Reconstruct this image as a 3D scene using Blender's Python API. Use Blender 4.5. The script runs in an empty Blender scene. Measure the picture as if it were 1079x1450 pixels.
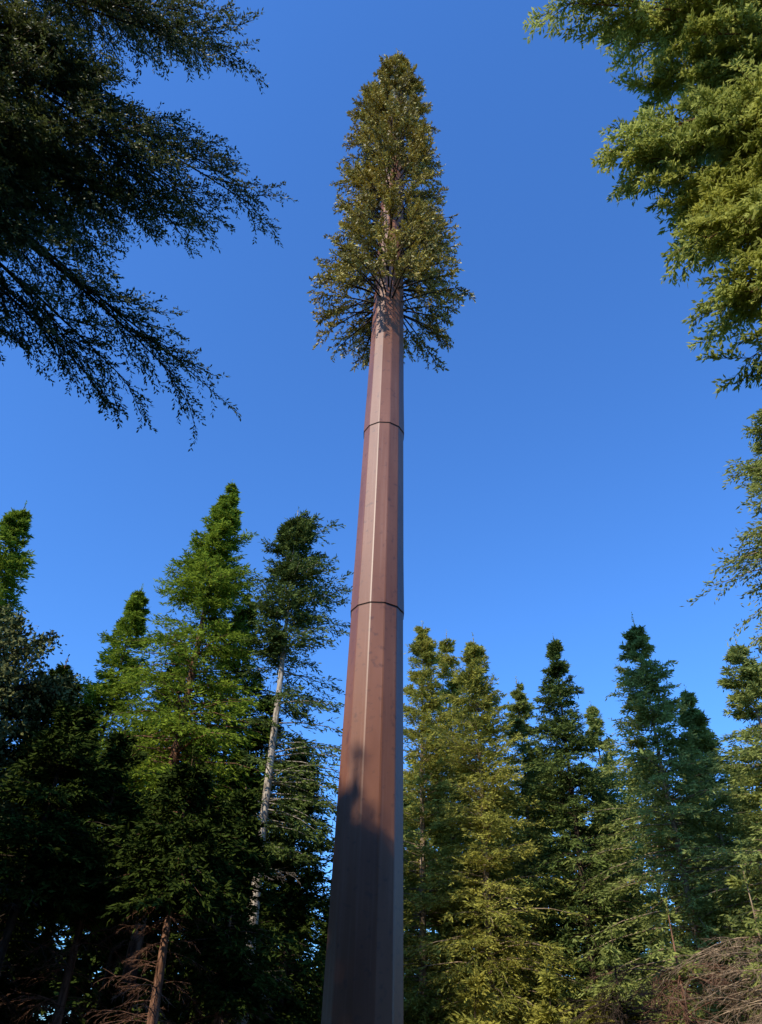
import bpy, math, numpy as np
from mathutils import Vector, Matrix

scene = bpy.context.scene
scene.view_settings.view_transform = 'Standard'
scene.view_settings.look = 'None'
scene.view_settings.exposure = 0
UP = np.array([0, 0, 1.0])

# ------------------------------------------------------------ materials
def new_mat(name):
    m = bpy.data.materials.new(name); m.use_nodes = True
    m.node_tree.nodes.clear()
    return m, m.node_tree.nodes, m.node_tree.links

def foliage_mat(name, dark, light, warm, trans=0., gloss=False):
    m, N, L = new_mat(name)
    out = N.new('ShaderNodeOutputMaterial')
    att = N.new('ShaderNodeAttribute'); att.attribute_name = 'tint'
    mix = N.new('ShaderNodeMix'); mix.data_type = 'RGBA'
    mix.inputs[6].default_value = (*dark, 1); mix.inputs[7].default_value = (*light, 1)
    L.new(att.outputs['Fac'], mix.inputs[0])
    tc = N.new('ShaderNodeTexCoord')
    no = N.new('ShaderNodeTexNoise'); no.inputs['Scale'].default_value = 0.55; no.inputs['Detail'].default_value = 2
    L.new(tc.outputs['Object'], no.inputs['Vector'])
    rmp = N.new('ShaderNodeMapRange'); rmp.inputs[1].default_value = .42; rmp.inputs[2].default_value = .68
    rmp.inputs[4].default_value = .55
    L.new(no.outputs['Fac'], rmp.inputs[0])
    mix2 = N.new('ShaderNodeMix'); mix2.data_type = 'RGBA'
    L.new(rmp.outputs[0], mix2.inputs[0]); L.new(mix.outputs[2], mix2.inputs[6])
    mix2.inputs[7].default_value = (*warm, 1)
    if gloss:
        p = N.new('ShaderNodeBsdfPrincipled'); p.inputs['Roughness'].default_value = .5
        p.inputs['Specular IOR Level'].default_value = 0.35
        L.new(mix2.outputs[2], p.inputs['Base Color'])
    else:
        p = N.new('ShaderNodeBsdfDiffuse'); L.new(mix2.outputs[2], p.inputs['Color'])
    if trans > 0:
        t = N.new('ShaderNodeBsdfTranslucent'); L.new(mix2.outputs[2], t.inputs['Color'])
        ms = N.new('ShaderNodeMixShader'); ms.inputs[0].default_value = trans
        L.new(p.outputs[0], ms.inputs[1]); L.new(t.outputs[0], ms.inputs[2])
        L.new(ms.outputs[0], out.inputs[0])
    else:
        L.new(p.outputs[0], out.inputs[0])
    return m

def bark_mat(name, c1, c2, scale=6):
    m, N, L = new_mat(name)
    out = N.new('ShaderNodeOutputMaterial')
    tc = N.new('ShaderNodeTexCoord'); mp = N.new('ShaderNodeMapping')
    mp.inputs['Scale'].default_value = (scale, scale, scale * .22)
    L.new(tc.outputs['Object'], mp.inputs[0])
    no = N.new('ShaderNodeTexNoise'); no.inputs['Scale'].default_value = 1.6; no.inputs['Detail'].default_value = 5
    L.new(mp.outputs[0], no.inputs['Vector'])
    r = N.new('ShaderNodeValToRGB'); r.color_ramp.elements[0].position = .35; r.color_ramp.elements[1].position = .65
    r.color_ramp.elements[0].color = (*c1, 1); r.color_ramp.elements[1].color = (*c2, 1)
    L.new(no.outputs['Fac'], r.inputs[0])
    p = N.new('ShaderNodeBsdfDiffuse'); L.new(r.outputs[0], p.inputs['Color'])
    L.new(p.outputs[0], out.inputs[0])
    return m

BARK_DARK = bark_mat('bark_dark', (.03, .022, .016), (.10, .07, .05))
BARK_RED = bark_mat('bark_red', (.08, .04, .025), (.30, .16, .10))
BARK_PALE = bark_mat('bark_pale', (.16, .13, .10), (.58, .50, .40), 9)
BARK_TAN = bark_mat('bark_tan', (.16, .11, .07), (.42, .31, .20))
F_GREEN = foliage_mat('needles_green', (.045, .09, .010), (.32, .42, .045), (.30, .35, .035), .35)
F_DEEP = foliage_mat('needles_deep', (.014, .028, .006), (.065, .09, .016), (.05, .07, .014))
F_BLUE = foliage_mat('needles_bluegreen', (.028, .055, .015), (.17, .22, .055), (.15, .18, .04), .2)
F_YEL = foliage_mat('needles_yellowgreen', (.10, .115, .02), (.52, .50, .10), (.52, .45, .09), .35)
F_GREY = foliage_mat('needles_greygreen', (.085, .115, .028), (.42, .47, .13), (.42, .42, .10), .35)
F_NEARL = foliage_mat('needles_darkgreen', (.028, .046, .012), (.16, .19, .05), (.20, .20, .042), .25, True)  # own dark green of the near left fir
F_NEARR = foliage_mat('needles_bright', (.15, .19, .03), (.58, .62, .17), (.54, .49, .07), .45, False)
F_FAUX = foliage_mat('plastic_needles', (.10, .085, .015), (.56, .46, .09), (.50, .37, .06), .15, True)
F_OAK = foliage_mat('oak_leaves', (.05, .06, .02), (.22, .23, .09), (.16, .16, .055))

# ------------------------------------------------------------ mesh builder
class Build:
    def __init__(s): s.v = []; s.q = []; s.m = []; s.t = []; s.sm = []; s.n = 0
    def add(s, v, q, mat, tint, smooth=False):
        v = np.asarray(v, float).reshape(-1, 3); q = np.asarray(q, int).reshape(-1, 4)
        s.v.append(v); s.q.append(q + s.n); s.n += len(v)
        s.m.append(np.full(len(q), mat)); s.t.append(np.broadcast_to(tint, (len(q),)).astype(float))
        s.sm.append(np.full(len(q), smooth))
    def obj(s, name, mats, loc=(0, 0, 0), parent=None):
        v = np.concatenate(s.v); q = np.concatenate(s.q)
        me = bpy.data.meshes.new(name)
        me.vertices.add(len(v)); me.vertices.foreach_set('co', v.astype(np.float32).ravel())
        me.loops.add(q.size); me.polygons.add(len(q))
        me.loops.foreach_set('vertex_index', q.astype(np.int32).ravel())
        me.polygons.foreach_set('loop_start', (np.arange(len(q)) * 4).astype(np.int32))
        for m in mats: me.materials.append(m)
        me.polygons.foreach_set('material_index', np.concatenate(s.m).astype(np.int32))
        me.polygons.foreach_set('use_smooth', np.concatenate(s.sm).astype(bool))
        a = me.attributes.new('tint', 'FLOAT', 'FACE')
        a.data.foreach_set('value', np.clip(np.concatenate(s.t), 0, 1).astype(np.float32))
        me.update(calc_edges=True)
        o = bpy.data.objects.new(name, me); scene.collection.objects.link(o); o.location = loc
        if parent: o.parent = parent
        return o

def norm(a): return a / np.maximum(np.linalg.norm(a, axis=-1, keepdims=True), 1e-9)

def frames(S, E):
    V = E - S; L = np.linalg.norm(V, axis=1, keepdims=True); T = V / np.maximum(L, 1e-9)
    ref = np.where(np.abs(T[:, 2:3]) > .95, np.array([[1., 0, 0]]), UP[None])
    lat = norm(np.cross(T, ref)); nr = np.cross(lat, T)
    return V, L[:, 0], T, lat, nr

def rods(b, S, E, bow, r0, r1, mat=0, K=5, sides=3, tint=.5):
    V, L, T, lat, nr = frames(S, E); N = len(S)
    s = np.linspace(0, 1, K)
    P = S[:, None] + V[:, None] * s[None, :, None]
    P[..., 2] += bow[:, None] * 4 * (s * (1 - s))[None]
    r = np.asarray(r0).reshape(-1, 1) * (1 - s)[None] + np.asarray(r1).reshape(-1, 1) * s[None]
    r = np.broadcast_to(r, (N, K))
    a = np.linspace(0, 2 * math.pi, sides, endpoint=False)
    off = np.cos(a)[None, :, None] * lat[:, None] + np.sin(a)[None, :, None] * nr[:, None]
    W = P[:, :, None] + r[:, :, None, None] * off[:, None]
    base = (np.arange(N) * K * sides)[:, None, None]
    k = (np.arange(K - 1) * sides)[None, :, None]; j = np.arange(sides)[None, None]; j2 = (j + 1) % sides
    q = np.stack([base + k + j, base + k + j2, base + k + sides + j2, base + k + sides + j], -1)
    b.add(W, q, mat, tint, True)

def trunk(b, pts, rad, sides=10, mat=0, rng=None):
    pts = np.asarray(pts, float); K = len(pts)
    a = np.linspace(0, 2 * math.pi, sides, endpoint=False)
    W = np.zeros((K, sides, 3))
    for k in range(K):
        rr = rad[k] * (1 + (rng.normal(0, .05, sides) if rng is not None else 0))
        W[k, :, 0] = pts[k, 0] + rr * np.cos(a); W[k, :, 1] = pts[k, 1] + rr * np.sin(a); W[k, :, 2] = pts[k, 2]
    k = (np.arange(K - 1) * sides)[:, None]; j = np.arange(sides)[None]; j2 = (j + 1) % sides
    b.add(W, np.stack([k + j, k + j2, k + sides + j2, k + sides + j], -1), mat, .5, True)

def sprout(rng, S, E, bow, n, lo=.15, ratio=.4, spread=.9, droop=.15, minlen=0., lift=.2, taper=.7):
    V, L, T, lat, nr = frames(S, E); N = len(S)
    s = lo + (1 - lo) * (np.arange(n)[None] + rng.random((N, n))) / n
    P = S[:, None] + V[:, None] * s[..., None]
    P[..., 2] += bow[:, None] * 4 * s * (1 - s)
    side = np.where(rng.random((N, n)) < .5, -1., 1.)
    ang = spread * rng.uniform(.6, 1.25, (N, n)) * (1 - .5 * s)
    d = T[:, None] * np.cos(ang)[..., None] + (side * np.sin(ang))[..., None] * lat[:, None] + nr[:, None] * rng.normal(0, lift, (N, n, 1))
    ln = ratio * L[:, None] * (1 - taper * s) * rng.uniform(.55, 1.25, (N, n)) + minlen
    E2 = P + d * ln[..., None]
    E2[..., 2] -= droop * ln * rng.uniform(.3, 1.5, (N, n))
    return P.reshape(-1, 3), E2.reshape(-1, 3)

def leaves(b, rng, S, E, n, ll, lw, mat=1, tint=None, side=.7, jit=.04, ruf=.5, flat=.1, tb=0.):
    V, L, T, lat, nr = frames(S, E); N = len(S)
    u = (np.arange(n)[None] + rng.random((N, n))) / n
    P = S[:, None] + V[:, None] * u[..., None] + rng.normal(0, jit, (N, n, 3))
    sd = np.where(rng.random((N, n)) < .5, -1., 1.) * side
    d = norm(T[:, None] + sd[..., None] * lat[:, None] + rng.normal(0, ruf, (N, n, 3)))
    l = ll * rng.uniform(.6, 1.4, (N, n, 1)); w = lw * rng.uniform(.7, 1.3, (N, n, 1))
    wd = norm(np.cross(d, norm(flat * nr[:, None] + rng.normal(0, .6, (N, n, 3)))))
    tip = P + d * l; mid = P + d * l * .5
    W = np.stack([P, mid + wd * w * .5, tip, mid - wd * w * .5], 2).reshape(-1, 3)
    q = np.arange(len(W)).reshape(-1, 4)
    bt = rng.normal(0, .16, (N, 1)) if tint is None else tint[:, None]
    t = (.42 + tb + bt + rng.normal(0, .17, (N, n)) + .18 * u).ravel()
    b.add(W, q, mat, t)

def conifer(b, rng, loc, H, cb, R, nb=200, nS=12, nL=13, ll=.20, lw=.055, r0=.22, droop=.3, power=.95,
            azbias=None, dead=0, deadlen=1.6, lean=0.15, fm=1, bm=0, dm=None, gap=.02, up=.35, irregular=.2, tb=0., whorl=.5, ratio=.44,
            bare=None):
    loc = np.asarray(loc, float)
    lx, ly = rng.normal(0, lean, 2)
    zs = np.linspace(-.3, H, 9); f = zs / H
    wob = np.cumsum(rng.normal(0, .03, (9, 2)), 0)
    axis = np.stack([loc[0] + lx * f + wob[:, 0], loc[1] + ly * f + wob[:, 1], loc[2] + zs], 1)
    rad = np.maximum(r0 * (1 - f) ** .85, .012); rad[0] *= 1.35
    trunk(b, axis, rad, 9, bm, rng)
    def ax(z): return np.stack([np.interp(z, zs, axis[:, 0]), np.interp(z, zs, axis[:, 1]), loc[2] + z], -1)
    nw = max(6, int((H - cb) / whorl))
    wt = np.sort(rng.uniform(-.3, .3, nw) + np.arange(nw)) / nw
    wi = np.minimum((nw * rng.random(nb) ** 1.15).astype(int), nw - 1)
    t = np.clip(wt[wi] + rng.normal(0, .3 / nw, nb), 0, .995)
    az = rng.uniform(0, 2 * math.pi, nb)
    ok = rng.random(nb) > gap * (1 + 2 * (t > .3))
    if bare is not None:   # (height below which one flank has lost its limbs, live direction)
        zz = cb + t * (H - cb)
        ok &= ~((zz < bare[0]) & (np.cos(az - bare[1]) < .40) & (rng.random(nb) < .88))
    t = t[ok]; az = az[ok]; wi = wi[ok]
    n = len(t)
    ph = rng.uniform(0, 6.28, 5); wl = rng.uniform(.76, 1.18, nw)
    lump = wl[wi] * (1 + irregular * (np.sin(az * 2 + t * 9 + ph[0]) * .5 + np.sin(az * 3 - t * 23 + ph[1]) * .45))
    prof = (1 - t) ** power * np.minimum(1, .5 + t * 4)
    Lb = R * prof * lump * rng.uniform(.6, 1.2, n) + .09
    if azbias is not None:
        k = (1 + azbias[1] * np.cos(az - azbias[0])) / (1 + azbias[1]); Lb *= k
    z = cb + t * (H - cb) * .985
    S = ax(z)
    slope = (up * t - droop * (1 - t)) + rng.normal(0, .07, n)
    D = np.stack([np.cos(az), np.sin(az), slope], -1)
    E = S + D * Lb[:, None]
    bow = Lb * .07 * np.where(t < .6, 1, -.4)
    rods(b, S, E, bow, .010 + Lb * .009, .004, bm, 4)
    s2, e2 = sprout(rng, S, E, bow, nS, .08, ratio, 1.0, .25, .08, .2, .6)
    bt = np.repeat(rng.normal(0, .14, n), nS) + rng.normal(0, .10, n * nS)
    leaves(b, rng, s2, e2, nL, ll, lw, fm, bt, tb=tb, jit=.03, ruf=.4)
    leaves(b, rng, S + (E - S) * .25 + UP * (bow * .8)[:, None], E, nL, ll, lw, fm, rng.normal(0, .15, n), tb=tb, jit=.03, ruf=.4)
    tp = ax(np.array([H * .95])); leaves(b, rng, tp, ax(np.array([H])) + UP * .2, 30, ll * .6, lw * .8, fm, np.array([.1]), jit=.02, tb=tb)
    if dead:
        zz = rng.uniform(.08, 1, dead) * cb; a = rng.uniform(0, 6.283, dead)
        Ld = deadlen * rng.uniform(.3, 1.2, dead)
        S = ax(zz); E = S + np.stack([np.cos(a), np.sin(a), rng.uniform(-.5, .15, dead)], -1) * Ld[:, None]
        mm = bm if dm is None else dm
        rods(b, S, E, Ld * .08, .008 + Ld * .007, .004, mm)
        s2, e2 = sprout(rng, S, E, Ld * .08, 9, .2, .4, .9, .3, .05, .3)
        rods(b, s2, e2, np.zeros(len(s2)), .007, .003, mm, 2)
        s3, e3 = sprout(rng, s2, e2, np.zeros(len(s2)), 4, .2, .5, .9, .2, .03, .3)
        rods(b, s3, e3, np.zeros(len(s3)), .005, .002, mm, 2)

def pol(azd, r): return (r * math.sin(math.radians(azd)), r * math.cos(math.radians(azd)), 0)

# ------------------------------------------------------------ ground
def make_ground():
    b = Build()
    n = 120
    g = np.sign(np.linspace(-1, 1, n)) * np.abs(np.linspace(-1, 1, n)) ** 2.6 * 600
    X, Y = np.meshgrid(g, g, indexing='ij')
    rr = np.hypot(X, Y - 8)
    Z = (np.sin(X * .21 + 1) * np.cos(Y * .17) * .18 + np.sin(X * .05) * np.sin(Y * .06 + 1) * .6) * np.clip((rr - 14) / 20, 0, 1)
    Z = Z - .05
    V = np.stack([X, Y, Z], -1)
    i = np.arange(n - 1)[:, None] * n; j = np.arange(n - 1)[None]
    b.add(V, np.stack([i + j, i + n + j, i + n + j + 1, i + j + 1], -1), 0, .5, True)
    m, N, L = new_mat('forest_floor')
    out = N.new('ShaderNodeOutputMaterial'); p = N.new('ShaderNodeBsdfPrincipled'); p.inputs['Roughness'].default_value = .95
    tc = N.new('ShaderNodeTexCoord')
    n1 = N.new('ShaderNodeTexNoise'); n1.inputs['Scale'].default_value = .35; n1.inputs['Detail'].default_value = 8
    n2 = N.new('ShaderNodeTexNoise'); n2.inputs['Scale'].default_value = 9; n2.inputs['Detail'].default_value = 6
    L.new(tc.outputs['Object'], n1.inputs['Vector']); L.new(tc.outputs['Object'], n2.inputs['Vector'])
    a = N.new('ShaderNodeMath'); a.operation = 'ADD'; L.new(n1.outputs['Fac'], a.inputs[0]); L.new(n2.outputs['Fac'], a.inputs[1])
    h = N.new('ShaderNodeMath'); h.operation = 'MULTIPLY'; h.inputs[1].default_value = .5; L.new(a.outputs[0], h.inputs[0])
    r = N.new('ShaderNodeValToRGB'); e = r.color_ramp.elements
    e[0].position = .38; e[0].color = (.04, .028, .016, 1); e[1].position = .62; e[1].color = (.13, .09, .055, 1)
    x = e.new(.5); x.color = (.055, .06, .025, 1)
    L.new(h.outputs[0], r.inputs[0]); L.new(r.outputs[0], p.inputs['Base Color'])
    bp = N.new('ShaderNodeBump'); bp.inputs['Strength'].default_value = .8; L.new(n2.outputs['Fac'], bp.inputs['Height'])
    L.new(bp.outputs[0], p.inputs['Normal']); L.new(p.outputs[0], out.inputs[0])
    b.obj('ground', [m])
make_ground()

# ------------------------------------------------------------ disguised cell tower
PX, PY = 0.0, 15.4
def paint_mat():
    m, N, L = new_mat('brown_paint')
    out = N.new('ShaderNodeOutputMaterial'); p = N.new('ShaderNodeBsdfPrincipled')
    tc = N.new('ShaderNodeTexCoord')
    mp = N.new('ShaderNodeMapping'); mp.inputs['Scale'].default_value = (1.2, 1.2, .35)
    L.new(tc.outputs['Object'], mp.inputs[0])
    n1 = N.new('ShaderNodeTexNoise'); n1.inputs['Scale'].default_value = 1.1; n1.inputs['Detail'].default_value = 6
    L.new(mp.outputs[0], n1.inputs['Vector'])
    r1 = N.new('ShaderNodeValToRGB'); e = r1.color_ramp.elements
    e[0].position = .35; e[0].color = (.19, .072, .034, 1); e[1].position = .68; e[1].color = (.265, .110, .058, 1)
    L.new(n1.outputs['Fac'], r1.inputs[0])
    mp2 = N.new('ShaderNodeMapping'); mp2.inputs['Scale'].default_value = (16, 16, .25)
    L.new(tc.outputs['Object'], mp2.inputs[0])
    n2 = N.new('ShaderNodeTexNoise'); n2.inputs['Scale'].default_value = 1; n2.inputs['Detail'].default_value = 6
    L.new(mp2.outputs[0], n2.inputs['Vector'])
    r2 = N.new('ShaderNodeMapRange'); r2.inputs[1].default_value = .52; r2.inputs[2].default_value = .8; r2.inputs[4].default_value = .3
    L.new(n2.outputs['Fac'], r2.inputs[0])
    mx = N.new('ShaderNodeMix'); mx.data_type = 'RGBA'; mx.inputs[7].default_value = (.38, .22, .16, 1)
    L.new(r2.outputs[0], mx.inputs[0]); L.new(r1.outputs[0], mx.inputs[6])
    n3 = N.new('ShaderNodeTexNoise'); n3.inputs['Scale'].default_value = 7; n3.inputs['Detail'].default_value = 9
    L.new(tc.outputs['Object'], n3.inputs['Vector'])
    r3 = N.new('ShaderNodeMapRange'); r3.inputs[1].default_value = .58; r3.inputs[2].default_value = .72; r3.inputs[4].default_value = .6
    L.new(n3.outputs['Fac'], r3.inputs[0])
    mx2 = N.new('ShaderNodeMix'); mx2.data_type = 'RGBA'; mx2.inputs[7].default_value = (.08, .035, .028, 1)
    L.new(r3.outputs[0], mx2.inputs[0]); L.new(mx.outputs[2], mx2.inputs[6])
    L.new(mx2.outputs[2], p.inputs['Base Color'])
    p.inputs['Roughness'].default_value = .40
    bp = N.new('ShaderNodeBump'); bp.inputs['Strength'].default_value = .12; L.new(n1.outputs['Fac'], bp.inputs['Height'])
    L.new(bp.outputs[0], p.inputs['Normal']); L.new(p.outputs[0], out.inputs[0])
    return m
def simple_mat(name, c, rough=.6, metal=0, ns=5, var=.25):
    m, N, L = new_mat(name)
    out = N.new('ShaderNodeOutputMaterial'); p = N.new('ShaderNodeBsdfPrincipled')
    tc = N.new('ShaderNodeTexCoord'); n = N.new('ShaderNodeTexNoise'); n.inputs['Scale'].default_value = ns; n.inputs['Detail'].default_value = 6
    L.new(tc.outputs['Object'], n.inputs['Vector'])
    r = N.new('ShaderNodeValToRGB'); r.color_ramp.elements[0].position = .3; r.color_ramp.elements[1].position = .7
    r.color_ramp.elements[0].color = (*[x * (1 - var) for x in c], 1); r.color_ramp.elements[1].color = (*[min(1, x * (1 + var)) for x in c], 1)
    L.new(n.outputs['Fac'], r.inputs[0]); L.new(r.outputs[0], p.inputs['Base Color'])
    p.inputs['Roughness'].default_value = rough; p.inputs['Metallic'].default_value = metal
    L.new(p.outputs[0], out.inputs[0]); return m
PAINT = paint_mat()
SEAM = simple_mat('seam_shade', (.05, .03, .025), .8)  # joint line; the overlap edge's cast shade is put into its dark colour
CONC = simple_mat('concrete', (.33, .32, .30), .9)

tower = bpy.data.objects.new('disguised_cell_tower', None); scene.collection.objects.link(tower)
tower.location = (PX, PY, 0)
def pole_r(z): return (1.50 - (z / 42.0) * .98) / 2 + .005
SID = 12
def ngon_ring(r, z, rot):
    a = np.linspace(0, 2 * math.pi, SID, endpoint=False) + rot
    return np.stack([r * np.cos(a), r * np.sin(a), np.full(SID, z)], -1)
def pole():
    b = Build(); rot = math.radians(15)
    seams = [10.5, 16.4, 28.5, 42.0]
    z0 = .18
    for i, z1 in enumerate(seams):
        o = .012 * i
        prof = []
        if i > 0: prof += [(pole_r(z0) + o - .012, z0), (pole_r(z0) + o + .012, z0 + .004)]
        else: prof += [(pole_r(z0), z0)]
        for z in np.arange(math.ceil(z0) + 1, z1, 2.0): prof.append((pole_r(z) + o, z))
        prof.append((pole_r(z1) + o, z1 + (.3 if i < 3 else 0)))
        # brake-press bends: every corner is a narrow chamfer
        def ring(r, z):
            out = []
            vs = [np.array([r * math.cos(2 * math.pi * k / SID + rot), r * math.sin(2 * math.pi * k / SID + rot)]) for k in range(SID)]
            for k in range(SID):
                p, c, q = vs[k - 1], vs[k], vs[(k + 1) % SID]
                out.append([*(c + (p - c) * .05), z]); out.append([*(c + (q - c) * .05), z])
            return np.array(out)
        W = np.stack([ring(r, z) for r, z in prof]); M = SID * 2
        K = len(prof); k = (np.arange(K - 1) * M)[:, None]; j = np.arange(M)[None]; j2 = (j + 1) % M
        b.add(W, np.stack([k + j, k + j2, k + M + j2, k + M + j], -1), 0, .5)
        if i > 0:
            W = np.stack([ring(pole_r(z0) + o - .004, z0 - .02), ring(pole_r(z0) + o - .004, z0 - .002)])
            b.add(W, np.stack([j[0], j2[0], M + j2[0], M + j[0]], -1), 1, .5)
        z0 = z1
    b.obj('steel_pole', [PAINT, SEAM], parent=tower)
    b = Build()
    for r, za, zb in [(1.5, -.3, .12), (.95, .12, .18)]:
        aa = [ngon_ring(r, za, 0), ngon_ring(r, zb, 0), ngon_ring(.01, zb, 0)]
        k = (np.arange(2) * SID)[:, None]; j = np.arange(SID)[None]; j2 = (j + 1) % SID
        b.add(np.stack(aa), np.stack([k + j, k + j2, k + SID + j2, k + SID + j], -1), 0, .5)
    b.obj('concrete_footing', [CONC], parent=tower)
pole()

def faux_foliage():
    rng = np.random.default_rng(11); b = Build()
    n = 470
    zb = 22.7
    z = zb + (41.8 - zb) * ((np.arange(n) + rng.random(n)) / n)
    az = rng.uniform(0, 2 * math.pi, n)
    t = (z - zb) / (42 - zb)
    R = np.interp(t, [0, .1, .4, .65, .85, 1], [2.35, 2.3, 2.05, 1.72, 1.2, .3])
    L = R * rng.uniform(.6, 1.12, n)
    r = np.array([pole_r(x) for x in z])
    S = np.stack([np.cos(az) * r, np.sin(az) * r, z], -1)
    slope = -.12 + .36 * t + rng.normal(0, .12, n)
    E = S + np.stack([np.cos(az), np.sin(az), slope], -1) * np.maximum(L - r, .15)[:, None]
    bow = L * .03
    rods(b, S, E, bow, .030, .012, 0, sides=5)
    s2, e2 = sprout(rng, S, E, bow, 8, .28, .26, .95, .1, .15, .3, .5)
    rods(b, s2, e2, np.zeros(len(s2)), .010, .005, 0, 2)
    bt = np.repeat(rng.normal(0, .22, n), 8) + rng.normal(0, .18, n * 8)
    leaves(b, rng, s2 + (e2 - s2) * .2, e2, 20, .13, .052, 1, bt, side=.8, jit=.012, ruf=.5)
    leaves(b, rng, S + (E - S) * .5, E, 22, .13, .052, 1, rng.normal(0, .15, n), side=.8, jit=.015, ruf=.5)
    m = 24
    az = np.arange(m) / m * 6.283 + rng.uniform(-.2, .2, m); z = rng.uniform(22.0, 23.2, m)
    S = np.stack([np.cos(az) * .47, np.sin(az) * .47, z], -1)
    L = rng.uniform(1.3, 2.2, m)
    E = S + np.stack([np.cos(az), np.sin(az), rng.uniform(-.45, -.1, m)], -1) * L[:, None]
    bow = L * .05
    rods(b, S, E, bow, .032, .012, 0, sides=5)
    s2, e2 = sprout(rng, S, E, bow, 10, .42, .30, .9, .35, .15, .3, .5)
    rods(b, s2, e2, np.zeros(len(s2)), .010, .005, 0, 2)
    leaves(b, rng, s2, e2, 26, .13, .054, 1, rng.normal(0, .2, m * 10), side=.8, jit=.012, ruf=.5)
    k = 22; az = rng.uniform(0, 6.283, k); S = np.stack([0 * az, 0 * az, rng.uniform(41.3, 42, k)], -1)
    E = S + np.stack([np.cos(az) * .25, np.sin(az) * .25, rng.uniform(.4, 1.3, k)], -1)
    rods(b, S, E, np.zeros(k), .02, .01, 0)
    leaves(b, rng, S, E, 34, .15, .04, 1, rng.normal(0, .15, k), side=.8, jit=.05, ruf=.65)
    b.obj('faux_pine_branches', [BARK_DARK, F_FAUX], parent=tower)
    b = Build()
    for zc in (36.5, 39.2):
        for i in range(6):
            a = i * math.pi / 3 + .3; c = np.array([math.cos(a), math.sin(a)]); tt = np.array([-c[1], c[0]])
            rc = .70
            pts = []
            for dz in (-.85, .85):
                for dr, dt in ((-.07, -.15), (.07, -.13), (.07, .13), (-.07, .15)):
                    xy = c * (rc + dr) + tt * dt; pts.append((xy[0], xy[1], zc + dz))
            b.add(np.array(pts), np.array([[0, 1, 5, 4], [1, 2, 6, 5], [2, 3, 7, 6], [3, 0, 4, 7], [0, 3, 2, 1], [4, 5, 6, 7]]), 0, .5)
            S = np.array([[0, 0, zc - .4], [0, 0, zc + .4]]); E = np.array([[c[0] * .63, c[1] * .63, zc - .4], [c[0] * .63, c[1] * .63, zc + .4]])
            rods(b, S, E, np.zeros(2), .03, .03, 0, 2, 6)
    b.obj('antenna_panels', [simple_mat('antenna_plastic', (.12, .11, .06), .5)], parent=tower)
faux_foliage()

# ------------------------------------------------------------ standing trees around the clearing
def tree(name, seed, az, r, H, cb, R, fol, bark, **kw):
    rng = np.random.default_rng(seed); b = Build()
    conifer(b, rng, (0, 0, 0), H, cb, R, **kw)
    p = pol(az, r)
    return b.obj(name, [bark, fol], loc=(p[0], p[1], 0))

def Hh(tan, r): return 1.6 + tan * r
# left group
tree('fir_tree', 1, -31.4, 31, Hh(.66, 31), 9, 3.6, F_GREEN, BARK_DARK, nb=290, r0=.28, dead=20)
tree('fir_tree', 2, -20.5, 33, Hh(.57, 33), 6.5, 3.6, F_GREEN, BARK_DARK, nb=330, dead=30)
tree('fir_tree', 3, -15.0, 30, Hh(.795, 30), 9.0, 4.2, F_GREEN, BARK_RED, nb=480, nS=13, dead=40, r0=.3)
tree('pine_tree', 4, -7.6, 28, Hh(.775, 28), 8.2, 3.4, F_BLUE, BARK_PALE, nb=320, nS=14, dead=24, r0=.24, power=.5,
     azbias=(.2, .3), irregular=.45, whorl=.8, bare=(15.4, .35))
tree('fir_tree', 5, -11.2, 34, Hh(.60, 34), 7, 3.2, F_DEEP, BARK_DARK, nb=290, dead=20)
tree('fir_tree', 6, -25.0, 28, Hh(.45, 28), 5.0, 3.6, F_DEEP, BARK_RED, nb=300, dead=40)
tree('fir_tree', 7, -18.6, 25, Hh(.36, 25), 5.6, 2.2, F_DEEP, BARK_RED, nb=140, dead=60, r0=.17)
tree('fir_tree', 8, -5.0, 30, Hh(.38, 30), 3.6, 2.9, F_DEEP, BARK_DARK, nb=260, dead=30)
tree('fir_tree', 12, -8.6, 32, Hh(.45, 32), 4.6, 3.0, F_DEEP, BARK_DARK, nb=260, dead=30)
tree('fir_tree', 9, -9.0, 25, Hh(.31, 25), 3.6, 2.1, F_DEEP, BARK_RED, nb=170, dead=60, r0=.15)
tree('fir_tree', 10, -13.0, 23, Hh(.34, 23), 5.6, 2.1, F_DEEP, BARK_RED, nb=140, dead=60, r0=.19)
tree('fir_tree', 11, -23.0, 24, Hh(.40, 24), 5.6, 2.6, F_DEEP, BARK_DARK, nb=160, dead=60, r0=.18)
tree('fir_tree', 13, -16.5, 35, Hh(.50, 35), 6, 3.2, F_DEEP, BARK_DARK, nb=260, dead=10)
# right group
tree('cypress_tree', 21, 4.0, 38, Hh(.57, 38), 4, 3.4, F_YEL, BARK_TAN, nb=380, dead=10, power=.8, up=.7)
tree('cypress_tree', 22, 6.2, 41, Hh(.545, 41), 4, 3.5, F_YEL, BARK_TAN, nb=360, dead=10, power=.8, up=.7)
tree('cypress_tree', 23, 8.2, 36, Hh(.54, 36), 4, 3.8, F_YEL, BARK_TAN, nb=420, dead=10, power=.8, up=.7)
tree('fir_tree', 24, 11.4, 40, Hh(.47, 40), 4, 3.7, F_GREY, BARK_TAN, nb=340, dead=10)
tree('fir_tree', 25, 14.8, 38, Hh(.533, 38), 5, 4.1, F_BLUE, BARK_DARK, nb=380, dead=20, irregular=.35)
tree('fir_tree', 26, 17.4, 44, Hh(.42, 44), 4, 3.8, F_GREY, BARK_DARK, nb=280, dead=20)
tree('fir_tree', 27, 21.4, 34, Hh(.55, 34), 4.6, 4.5, F_GREY, BARK_TAN, nb=340, nS=12, dead=60, r0=.18, irregular=.3, droop=.35)
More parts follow.
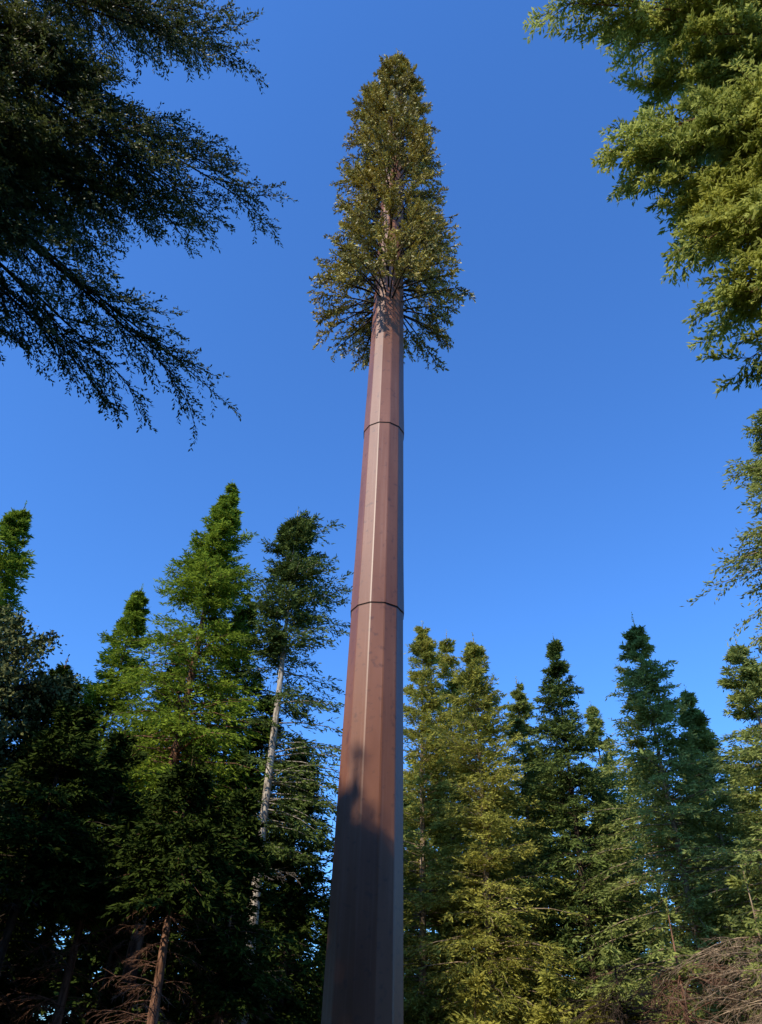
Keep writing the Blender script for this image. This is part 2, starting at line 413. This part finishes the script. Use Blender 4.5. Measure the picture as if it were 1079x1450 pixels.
tree('fir_tree', 28, 24.4, 38, Hh(.43, 38), 4, 3.8, F_GREY, BARK_TAN, nb=300, dead=50)
tree('fir_tree', 29, 28.8, 33, Hh(.485, 33), 5, 4.4, F_GREY, BARK_TAN, nb=350, dead=80, deadlen=2.4)
tree('fir_tree', 30, 32.5, 36, Hh(.44, 36), 4, 3.8, F_GREY, BARK_TAN, nb=260, dead=40)
tree('dead_fir_tree', 31, 25.0, 24, 6.6, 5.2, 1.3, F_GREY, BARK_TAN, nb=30, dead=170, deadlen=2.6, r0=.10, gap=.3)
tree('dead_fir_tree', 32, 20.0, 26, 6.2, 4.6, 1.2, F_GREY, BARK_RED, nb=30, dead=150, deadlen=2.3, r0=.12, gap=.3)
tree('dead_fir_tree', 34, 16.0, 29, 6.0, 4.4, 1.2, F_GREY, BARK_DARK, nb=30, dead=120, deadlen=2.3, r0=.11, gap=.3)
tree('dead_fir_tree', 35, 27.5, 22, 5.4, 4.2, 1.2, F_GREY, BARK_TAN, nb=20, dead=170, deadlen=2.4, r0=.10, gap=.3)
tree('spruce_tree', 33, 37.0, 16, 15.4, 9.9, 3.0, F_GREY, BARK_TAN, nb=180, nS=15, nL=18, ll=.12, lw=.036, r0=.2, droop=.35)

def oak():
    rng = np.random.default_rng(40); b = Build()
    trunk(b, [(0, 0, -.3), (.1, 0, 2), (0, .2, 5), (.3, .1, 8), (.2, 0, 12.5)], [.4, .3, .25, .17, .06], 10, 0, rng)
    n = 100
    z = rng.uniform(4, 12.6, n); S = np.stack([.1 + 0 * z, .1 + 0 * z, z], -1)
    d = norm(rng.normal(0, 1, (n, 3)) + np.array([0, 0, .5])); d[:, 2] = np.abs(d[:, 2]) * .8
    E = S + d * rng.uniform(1.6, 3.0, (n, 1)); bow = rng.uniform(0, .3, n)
    rods(b, S, E, bow, .06, .015, 0)
    s2, e2 = sprout(rng, S, E, bow, 9, .3, .35, 1, 0, .3, .6, .5)
    rods(b, s2, e2, np.zeros(len(s2)), .014, .005, 0, 2)
    s3, e3 = sprout(rng, s2, e2, np.zeros(len(s2)), 5, .2, .4, 1, 0, .15, .6, .3)
    leaves(b, rng, s3, e3, 13, .14, .095, 1, np.repeat(rng.normal(0, .15, n * 9), 5), jit=.08, ruf=1, flat=0)
    p = pol(-30.0, 27); b.obj('oak_tree', [BARK_DARK, F_OAK], loc=(p[0], p[1], 0))
oak()

def mass(name, seed, items, fol, bark, **kw):
    rng = np.random.default_rng(seed); b = Build()
    for (x, y, H) in items:
        conifer(b, rng, (x, y, 0), H, H * .14, H * .15 + .7, **kw)
    return b.obj(name, [bark, fol])
rng = np.random.default_rng(77); itl = []; itr = []
for az in np.arange(-34, 42, 2.6):
    for r in (47, 60):
        a = az + rng.uniform(-1, 1)
        cap = .40 if a < -9 else (.20 if a < 1.2 else .37)
        rr = r + rng.uniform(-4, 4)
        (itl if a < 0 else itr).append((*pol(a, rr)[:2], 1.6 + cap * rr * rng.uniform(.72, 1.0)))
mass('distant_trees', 78, itl, F_DEEP, BARK_DARK, nb=120, nS=7, nL=8, ll=.5, lw=.16, r0=.2)
mass('distant_trees', 81, itr, F_GREY, BARK_DARK, nb=120, nS=7, nL=8, ll=.5, lw=.16, r0=.2)
it = []; it2 = []
for i in range(50):
    a = rng.uniform(-27, 32); rr = rng.uniform(28, 42)
    (it if a < 2 else it2).append((*pol(a, rr)[:2], rng.uniform(3, 5.5)))
mass('understory_saplings', 79, it, F_DEEP, BARK_DARK, nb=70, nS=8, nL=8, ll=.24, lw=.07, r0=.06)
mass('understory_saplings', 82, it2, F_YEL, BARK_DARK, nb=70, nS=8, nL=8, ll=.24, lw=.07, r0=.06)

shade = [(-25, 11, 26), (-30, 17, 26), (-23, 4, 25.5), (-27, 22, 22), (-19.5, -1.5, 26), (-16, -4.2, 26), (-17.5, -3.5, 25), (-12, -11, 25), (-31, 5, 27), (-6, -15, 23),  # out-of-view trees: some known by their shadow, more added to block sky light
         (1, -17, 23), (9, -15, 22), (17, -10, 20), (23, -2, 20), (-24, -9, 27), (-34, 24, 26), (-22, 18, 19), (28, 8, 18), (-21, 23, 13), (-20, 13, 13),
         (-9, -13, 22), (-2.5, -14, 21), (5, -13.5, 21), (13, -13, 20), (20, -6, 19), (-20, -7, 26), (-15, -9, 24), (-22, 0.5, 26), (-21, 8, 17), (-13.5, -7, 21),
         (-3, -19, 26), (6, -20, 26), (13, -18, 25), (21, -12, 24), (-17, 0.5, 14), (-13, -3.5, 13), (24, 3, 18), (-10, -8.5, 14), (-5, -10, 13), (1, -11, 13), (7, -10, 13), (13, -7.5, 13), (17, -2.5, 13)]
mass('unseen_shade_forest', 80, shade, F_DEEP, BARK_DARK, nb=170, nS=7, nL=7, ll=.6, lw=.21, r0=.3)

# ------------------------------------------------------------ close overhanging trees
def near_tree(name, seed, base, H, cb, R, tips, fol, bark, ll, lw, avoid):
    rng = np.random.default_rng(seed); b = Build(); base = np.array(base, float)
    conifer(b, rng, (0, 0, 0), H, cb, R, nb=150, nS=10, nL=12, ll=ll * 2, lw=lw * 2, r0=.3, droop=.3, azbias=avoid)
    S = []; E = []
    for (tx, ty, tz, drop, k, sp) in tips:
        for i in range(k):
            tip = np.array([tx, ty, tz]) + np.clip(rng.normal(0, sp, 3), -1.3 * sp, 1.3 * sp) * (0 if i == 0 else 1) - base
            f = 1.0 if i == 0 else rng.uniform(.72, 1.0)
            st = np.array([0, 0, tz + drop + rng.normal(0, .25)])
            tip = st + (tip - st) * f
            S.append(st); E.append(tip)
    S = np.array(S); E = np.array(E); n = len(S)
    L = np.linalg.norm(E - S, axis=1); bow = L * .05
    rods(b, S, E, bow, .012 + L * .007, .005, 0, 8, 5)
    s2, e2 = sprout(rng, S, E, bow, 24, .2, .18, .95, .2, .22, .28, .6)
    rods(b, s2, e2, np.zeros(len(s2)), .008, .003, 0, 2)
    s3, e3 = sprout(rng, s2, e2, np.zeros(len(s2)), 8, .1, .20, .75, .1, .13, .3, .4)
    bt = np.repeat(np.repeat(rng.normal(0, .1, n), 24) + rng.normal(0, .2, n * 24), 8)
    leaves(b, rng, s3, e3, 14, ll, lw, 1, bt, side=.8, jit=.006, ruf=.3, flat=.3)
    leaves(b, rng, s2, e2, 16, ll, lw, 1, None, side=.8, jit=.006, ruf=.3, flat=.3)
    return b.obj(name, [bark, fol], loc=tuple(base))

Lt = [
 (-2.2, 5.8, 12.2, .8, 4, .28), (-2.8, 5.9, 11.8, .8, 5, .32), (-3.1, 5.9, 11.3, .9, 5, .3), (-2.5, 4.6, 13.9, .6, 6, .4),
 (-4.1, 5.9, 10.7, .8, 8, .35), (-4.4, 5.6, 11.6, .6, 8, .45), (-4.2, 5.0, 13.0, .5, 9, .6), (-5.0, 5.4, 10.0, .6, 8, .4),
 (-2.7, 7.0, 9.4, 1.2, 4, .18), (-3.4, 6.8, 8.9, 1.1, 4, .18), (-4.9, 6.0, 8.9, .7, 6, .3), (-3.6, 4.2, 15.2, .4, 7, .6), (-4.8, 5.2, 10.9, .5, 8, .4)]
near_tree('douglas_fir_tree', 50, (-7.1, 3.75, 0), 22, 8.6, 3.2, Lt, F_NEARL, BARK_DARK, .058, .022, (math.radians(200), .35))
Rt = [
 (3.8, 5.7, 13.6, .3, 5, .25), (4.2, 5.7, 14.3, .3, 6, .35), (4.3, 5.9, 12.9, .4, 6, .3), (2.7, 4.6, 16.4, .3, 3, .25), (3.4, 4.7, 16.4, .3, 5, .35),
 (4.3, 5.9, 11.3, .4, 5, .2), (4.8, 6.0, 12.2, .4, 7, .3), (4.8, 6.2, 10.6, .4, 6, .25), (4.9, 6.6, 9.6, .5, 4, .18), (5.4, 6.3, 10.0, .4, 5, .25),
 (4.6, 5.2, 15.4, .3, 7, .45), (5.4, 5.6, 13.3, .3, 7, .45)]
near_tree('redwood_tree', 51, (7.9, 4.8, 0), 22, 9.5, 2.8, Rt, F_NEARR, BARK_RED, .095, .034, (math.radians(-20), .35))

# ------------------------------------------------------------ sun, sky
SUN_EL = 38; SUN_AZ = 220   # clockwise from +Y
w = bpy.data.worlds.new('World'); scene.world = w; w.use_nodes = True
N = w.node_tree.nodes; L = w.node_tree.links; N.clear()
sky = N.new('ShaderNodeTexSky'); sky.sky_type = 'NISHITA'; sky.sun_disc = False
sky.sun_elevation = math.radians(SUN_EL); sky.sun_rotation = math.radians(SUN_AZ)
sky.air_density = 1.3; sky.dust_density = .4; sky.ozone_density = 3.0; sky.altitude = 300
cm = N.new('ShaderNodeMix'); cm.data_type = 'RGBA'; cm.blend_type = 'MULTIPLY'; cm.inputs[0].default_value = 1
cm.inputs[7].default_value = (.56, 1.07, 1.80, 1)
L.new(sky.outputs[0], cm.inputs[6])
bg = N.new('ShaderNodeBackground'); bg.inputs[1].default_value = .15
wo = N.new('ShaderNodeOutputWorld'); L.new(cm.outputs[2], bg.inputs[0]); L.new(bg.outputs[0], wo.inputs[0])
sd = bpy.data.lights.new('sun', 'SUN'); sd.energy = 5; sd.angle = math.radians(.5); sd.color = (1, .91, .76)
so = bpy.data.objects.new('sun', sd); scene.collection.objects.link(so)
a = math.radians(SUN_AZ); e = math.radians(SUN_EL)
v = Vector((math.sin(a) * math.cos(e), math.cos(a) * math.cos(e), math.sin(e)))
so.rotation_euler = v.to_track_quat('Z', 'Y').to_euler(); so.location = (-20, -20, 40)

# ------------------------------------------------------------ camera
cd = bpy.data.cameras.new('camera'); cam = bpy.data.objects.new('camera', cd); scene.collection.objects.link(cam)
cd.sensor_fit = 'VERTICAL'; cd.sensor_height = 36; cd.lens = 26; cd.clip_end = 2500; cd.clip_start = .1
cam.matrix_world = Matrix.Translation((0, 0, 1.6)) @ Matrix.Rotation(math.radians(90 + 38), 4, 'X') @ Matrix.Rotation(math.radians(2.1), 4, 'Z')
scene.camera = cam
